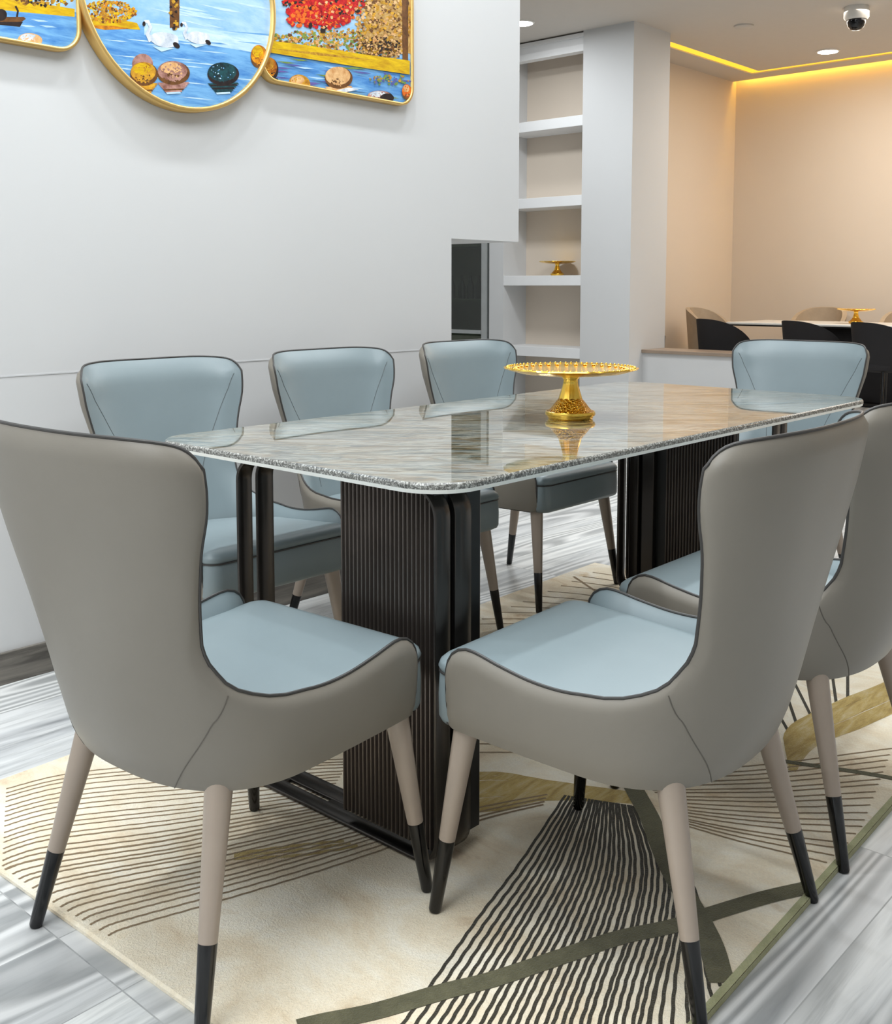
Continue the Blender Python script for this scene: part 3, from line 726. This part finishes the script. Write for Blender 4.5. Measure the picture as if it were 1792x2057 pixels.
b = MB(); rs = [sring(k, z, tilt=t) for k, z, t in ((.002, .424, 0), (-.002, .431, .02), (.001, .440, .03), (.009, .447, .05), (.024, .451, .06), (.05, .454, .06), (.09, .4555, .06), (.13, .4565, .06), (.17, .457, .06), (.2, .457, .06))]
b.rings(rs, cap1=True); b.build('seat_cushion', M['blue'], ch, True, angle=80)
b = MB(); q = sring(.0005, .424); b.tube(q[-3:] + q[:17], .0024, 6); b.build('seat_piping', M['piping'], ch, True)
b = MB(); b.poly([(p.x*.985, p.y*.985, p.z+.003) for p in [shellP(u/20, zbot(u/20)) for u in range(-20, 21)]]); b.box(-.19, .19, -.10, .22, .322, .336); b.build('underside', M['under'], ch)
for sx, sy in ((-1, -1), (1, -1), (-1, 1), (1, 1)):
    ft = Vector((sx*(.226 if sy < 0 else .236), sy*.248, 0)); tp = Vector((sx*(.170 if sy < 0 else .196), -.150 if sy < 0 else .212, .362))
    m_ = ft.lerp(tp, .130/.36)
    b = MB(); b.tube([m_, m_.lerp(tp, .5), tp], [.0145, .0185, .0225], 20); lg = b.build('leg', M['legpaint'], ch, True, angle=50)
    b = MB(); b.tube([ft, ft+(m_-ft)*.03, m_+Vector((0, 0, .0))], [.0095, .0110, .0147], 20)
    b.build('leg_tip', M['legtip'], lg, True, angle=50)['label'] = 'black tapered leg sleeve'
    b = MB(); b.lathe([(.001, 0), (.02, 0), (.02, .012), (.001, .012)], 12, c=(tp.x*.84, tp.y*.80, .326)); b.build('leg_bracket', M['under'], lg)
FLABEL = 'chairs around the dining table'
def place(src, x, y, rz, label, dz_back=None):
    dz_back = RUG if dz_back is None else dz_back
    o = src if src.get('used') is None else copy_tree(src)
    src['used'] = 1
    # seat the feet: front feet on the rug, back feet dz_back lower
    tilt = math.atan2(dz_back, .496)
    o.rotation_mode = 'XYZ'; o.rotation_euler = (tilt, 0, rz)
    o.location = (x, y, RUG - .248*math.tan(tilt)); o['label'] = label; o['group'] = FLABEL
    if 'used' in o and o is not src: del o['used']
    return o
D = math.radians
place(ch, -.787, -.705, D(3.2), 'grey-brown wing chair at front right, seen from behind at the table corner')
place(ch, -1.256, -.193, D(-90+2.6), 'grey-brown wing chair at front left, its back nearest the camera')
place(ch, -.195, -.692, D(1), 'grey-brown wing chair behind the front right chair, cut by the right photo edge')
place(ch, -.648, .655, D(180), 'blue-grey chair by the white wall, largest of the three along it')
place(ch, -.008, .655, D(180), 'middle blue-grey chair of the three along the white wall')
place(ch, .688, .672, D(180), 'blue-grey chair at the end of the white wall, left of the gold cake stand')
place(ch, 1.238, .014, D(90), 'blue-grey chair at the far head of the table, before the low wall')
if 'used' in ch: del ch['used']

# ------------------------------------------------------------------ gold cake stands
ck = thing('cake_stand', 'gold cake stand on the marble dining table', 'cake stand', (-.055, -.052, .7502))
b = MB()
prof = [(.001, .124), (.05, .1235), (.11, .125), (.14, .129), (.160, .133), (.172, .135), (.174, .132), (.160, .127), (.135, .120), (.09, .115), (.03, .112), (.001, .112)]
b.lathe(prof, 96, fl=lambda j, r: 1+.012*math.sin(j*2*PI/96*24) if r > .155 else 1)
for k in range(72):
    a = 2*PI*k/72; b.sphere((.166*math.cos(a), .166*math.sin(a), .1345), .0030, 8)
for k in range(36):
    a = 2*PI*k/36; b.sphere((.145*math.cos(a), .145*math.sin(a), .1315), (.006, .006, .0025), 8)
b.build('plate', M['gold'], ck, True, angle=50)
b = MB(); b.lathe([(.014, .112), (.022, .110), (.0225, .107), (.018, .103), (.0195, .09), (.0235, .075), (.0285, .058), (.030, .052)], 48, fl=lambda j, r: 1+.035*math.cos(j*2*PI/48*12)); b.build('stem', M['gold'], ck, True, angle=70)
b = MB(); b.lathe([(.029, .054), (.036, .046), (.044, .036), (.050, .028), (.056, .022), (.062, .020), (.064, .018)], 64); b.build('dome', M['gold_rel'], ck, True)
b = MB(); b.lathe([(.058, .0205), (.064, .0195), (.066, .014), (.064, .009), (.060, .008), (.060, .004), (.057, .0), (.001, 0)], 64); b.build('foot', M['gold'], ck, True, angle=50)
c = copy_tree(ck); c.location = (6.035, 4.425, 1.2005); c['label'] = 'gold cake stand on a white niche shelf'; c['group'] = 'gold cake stands'
c2 = copy_tree(ck); c2.location = (7.70, 2.18, .7505); c2['label'] = 'gold cake stand on the white table in the back room'; c2['group'] = 'gold cake stands'
ck['group'] = 'gold cake stands'

# ------------------------------------------------------------------ back room furniture
t = thing('dining_table', 'white-topped table on a black pedestal in the back room', 'table', (7.75, 2.1, 0))
b = MB(); q = [(x*1, y*1) for x, y in [(-.45, -1.1), (.45, -1.1), (.45, 1.1), (-.45, 1.1)]]; b.box(-.45, .45, -1.2, 1.2, .728, .75); b.build('tabletop', M['bone'], t, bevel=.006)
b = MB(); b.box(-.44, .44, -1.19, 1.19, .715, .728); b.build('top_frame', M['flute_gap'], t)
b = MB(); b.box(-.28, .28, -.42, .42, .03, .715); b.box(-.36, .36, -.5, .5, 0, .03); b.build('pedestal', M['black_fab'], t, bevel=.01)
tc = thing('tub_chair', 'black tub chair', 'chair')
def tub(root, mat, H=.80, wdt=.29):
    def ringp(z, k, a0=-100, a1=100, n=28):
        out = []
        for i in range(n+1):
            a = math.radians(a0+(a1-a0)*i/n); out.append((k*math.sin(a), -k*.95*math.cos(a), z))
        return out
    rs = []; n = 28
    for j in range(9):
        v = j/8; row = []
        for i in range(n+1):
            s = abs(i/n*2-1); zt = H-.20*s**2.6; z = .40+(zt-.40)*v; k = wdt*(.86+.14*v); a = math.radians(-105+210*i/n)
            row.append((k*math.sin(a), -k*.95*math.cos(a), z))
        rs.append(row)
    inn = [[(x*.84, y*.84, z-.004) for x, y, z in r] for r in rs]
    b = MB(); b.rings(rs+inn[::-1], close_u=False); L = rs+inn[::-1]
    b.poly([r[0] for r in L]); b.poly([r[-1] for r in L][::-1]); b.build('backrest', mat, root, True, angle=60)
    b = MB(); b.lathe([(.001, .38), (.20, .38), (.245, .40), (.25, .44), (.235, .465), (.17, .478), (.001, .48)], 32); b.build('seat', mat, root, True)
    for sx, sy in ((-1, -1), (1, -1), (-1, 1), (1, 1)):
        b = MB(); b.tube([(sx*.21, sy*.21, 0), (sx*.17, sy*.17, .39)], [.010, .016], 12); b.build('leg', M['legtip'], root, True)
tub(tc, M['black_fab'])
def tubplace(src, x, y, rz, label, group):
    o = src if not src.get('used') else copy_tree(src); src['used'] = 1
    o.location = (x, y, 0); o.rotation_euler = (0, 0, rz); o['label'] = label; o['group'] = group
    if o is not src and 'used' in o: del o['used']
bg, eg = 'black tub chairs in the back room', 'beige tub chairs in the back room'
tubplace(tc, 6.83, 3.05, D(-118), 'black tub chair behind the low wall, between the pillar and the far dining chair', bg)
tubplace(tc, 6.86, 2.22, D(-118), 'black tub chair directly above the far dining chair, at the white table', bg)
tubplace(tc, 6.86, 1.60, D(-118), 'black tub chair at the right photo edge in the back room', bg)
tubplace(tc, 6.86, 3.80, D(-150), 'black tub chair mostly hidden behind the pillar', bg)
be = thing('tub_chair', 'beige tub chair', 'chair'); tub(be, M['beige_fab'], .88)
tubplace(be, 8.66, 2.95, D(90), 'beige tub chair beyond the white table, left of the far cake stand', eg)
tubplace(be, 8.66, 2.02, D(90), 'beige tub chair beyond the white table, at the right photo edge', eg)
tubplace(be, 7.75, 3.68, D(180), 'beige tub chair at the table end beside the pillar', eg)
for s_ in (tc, be): del s_['used']
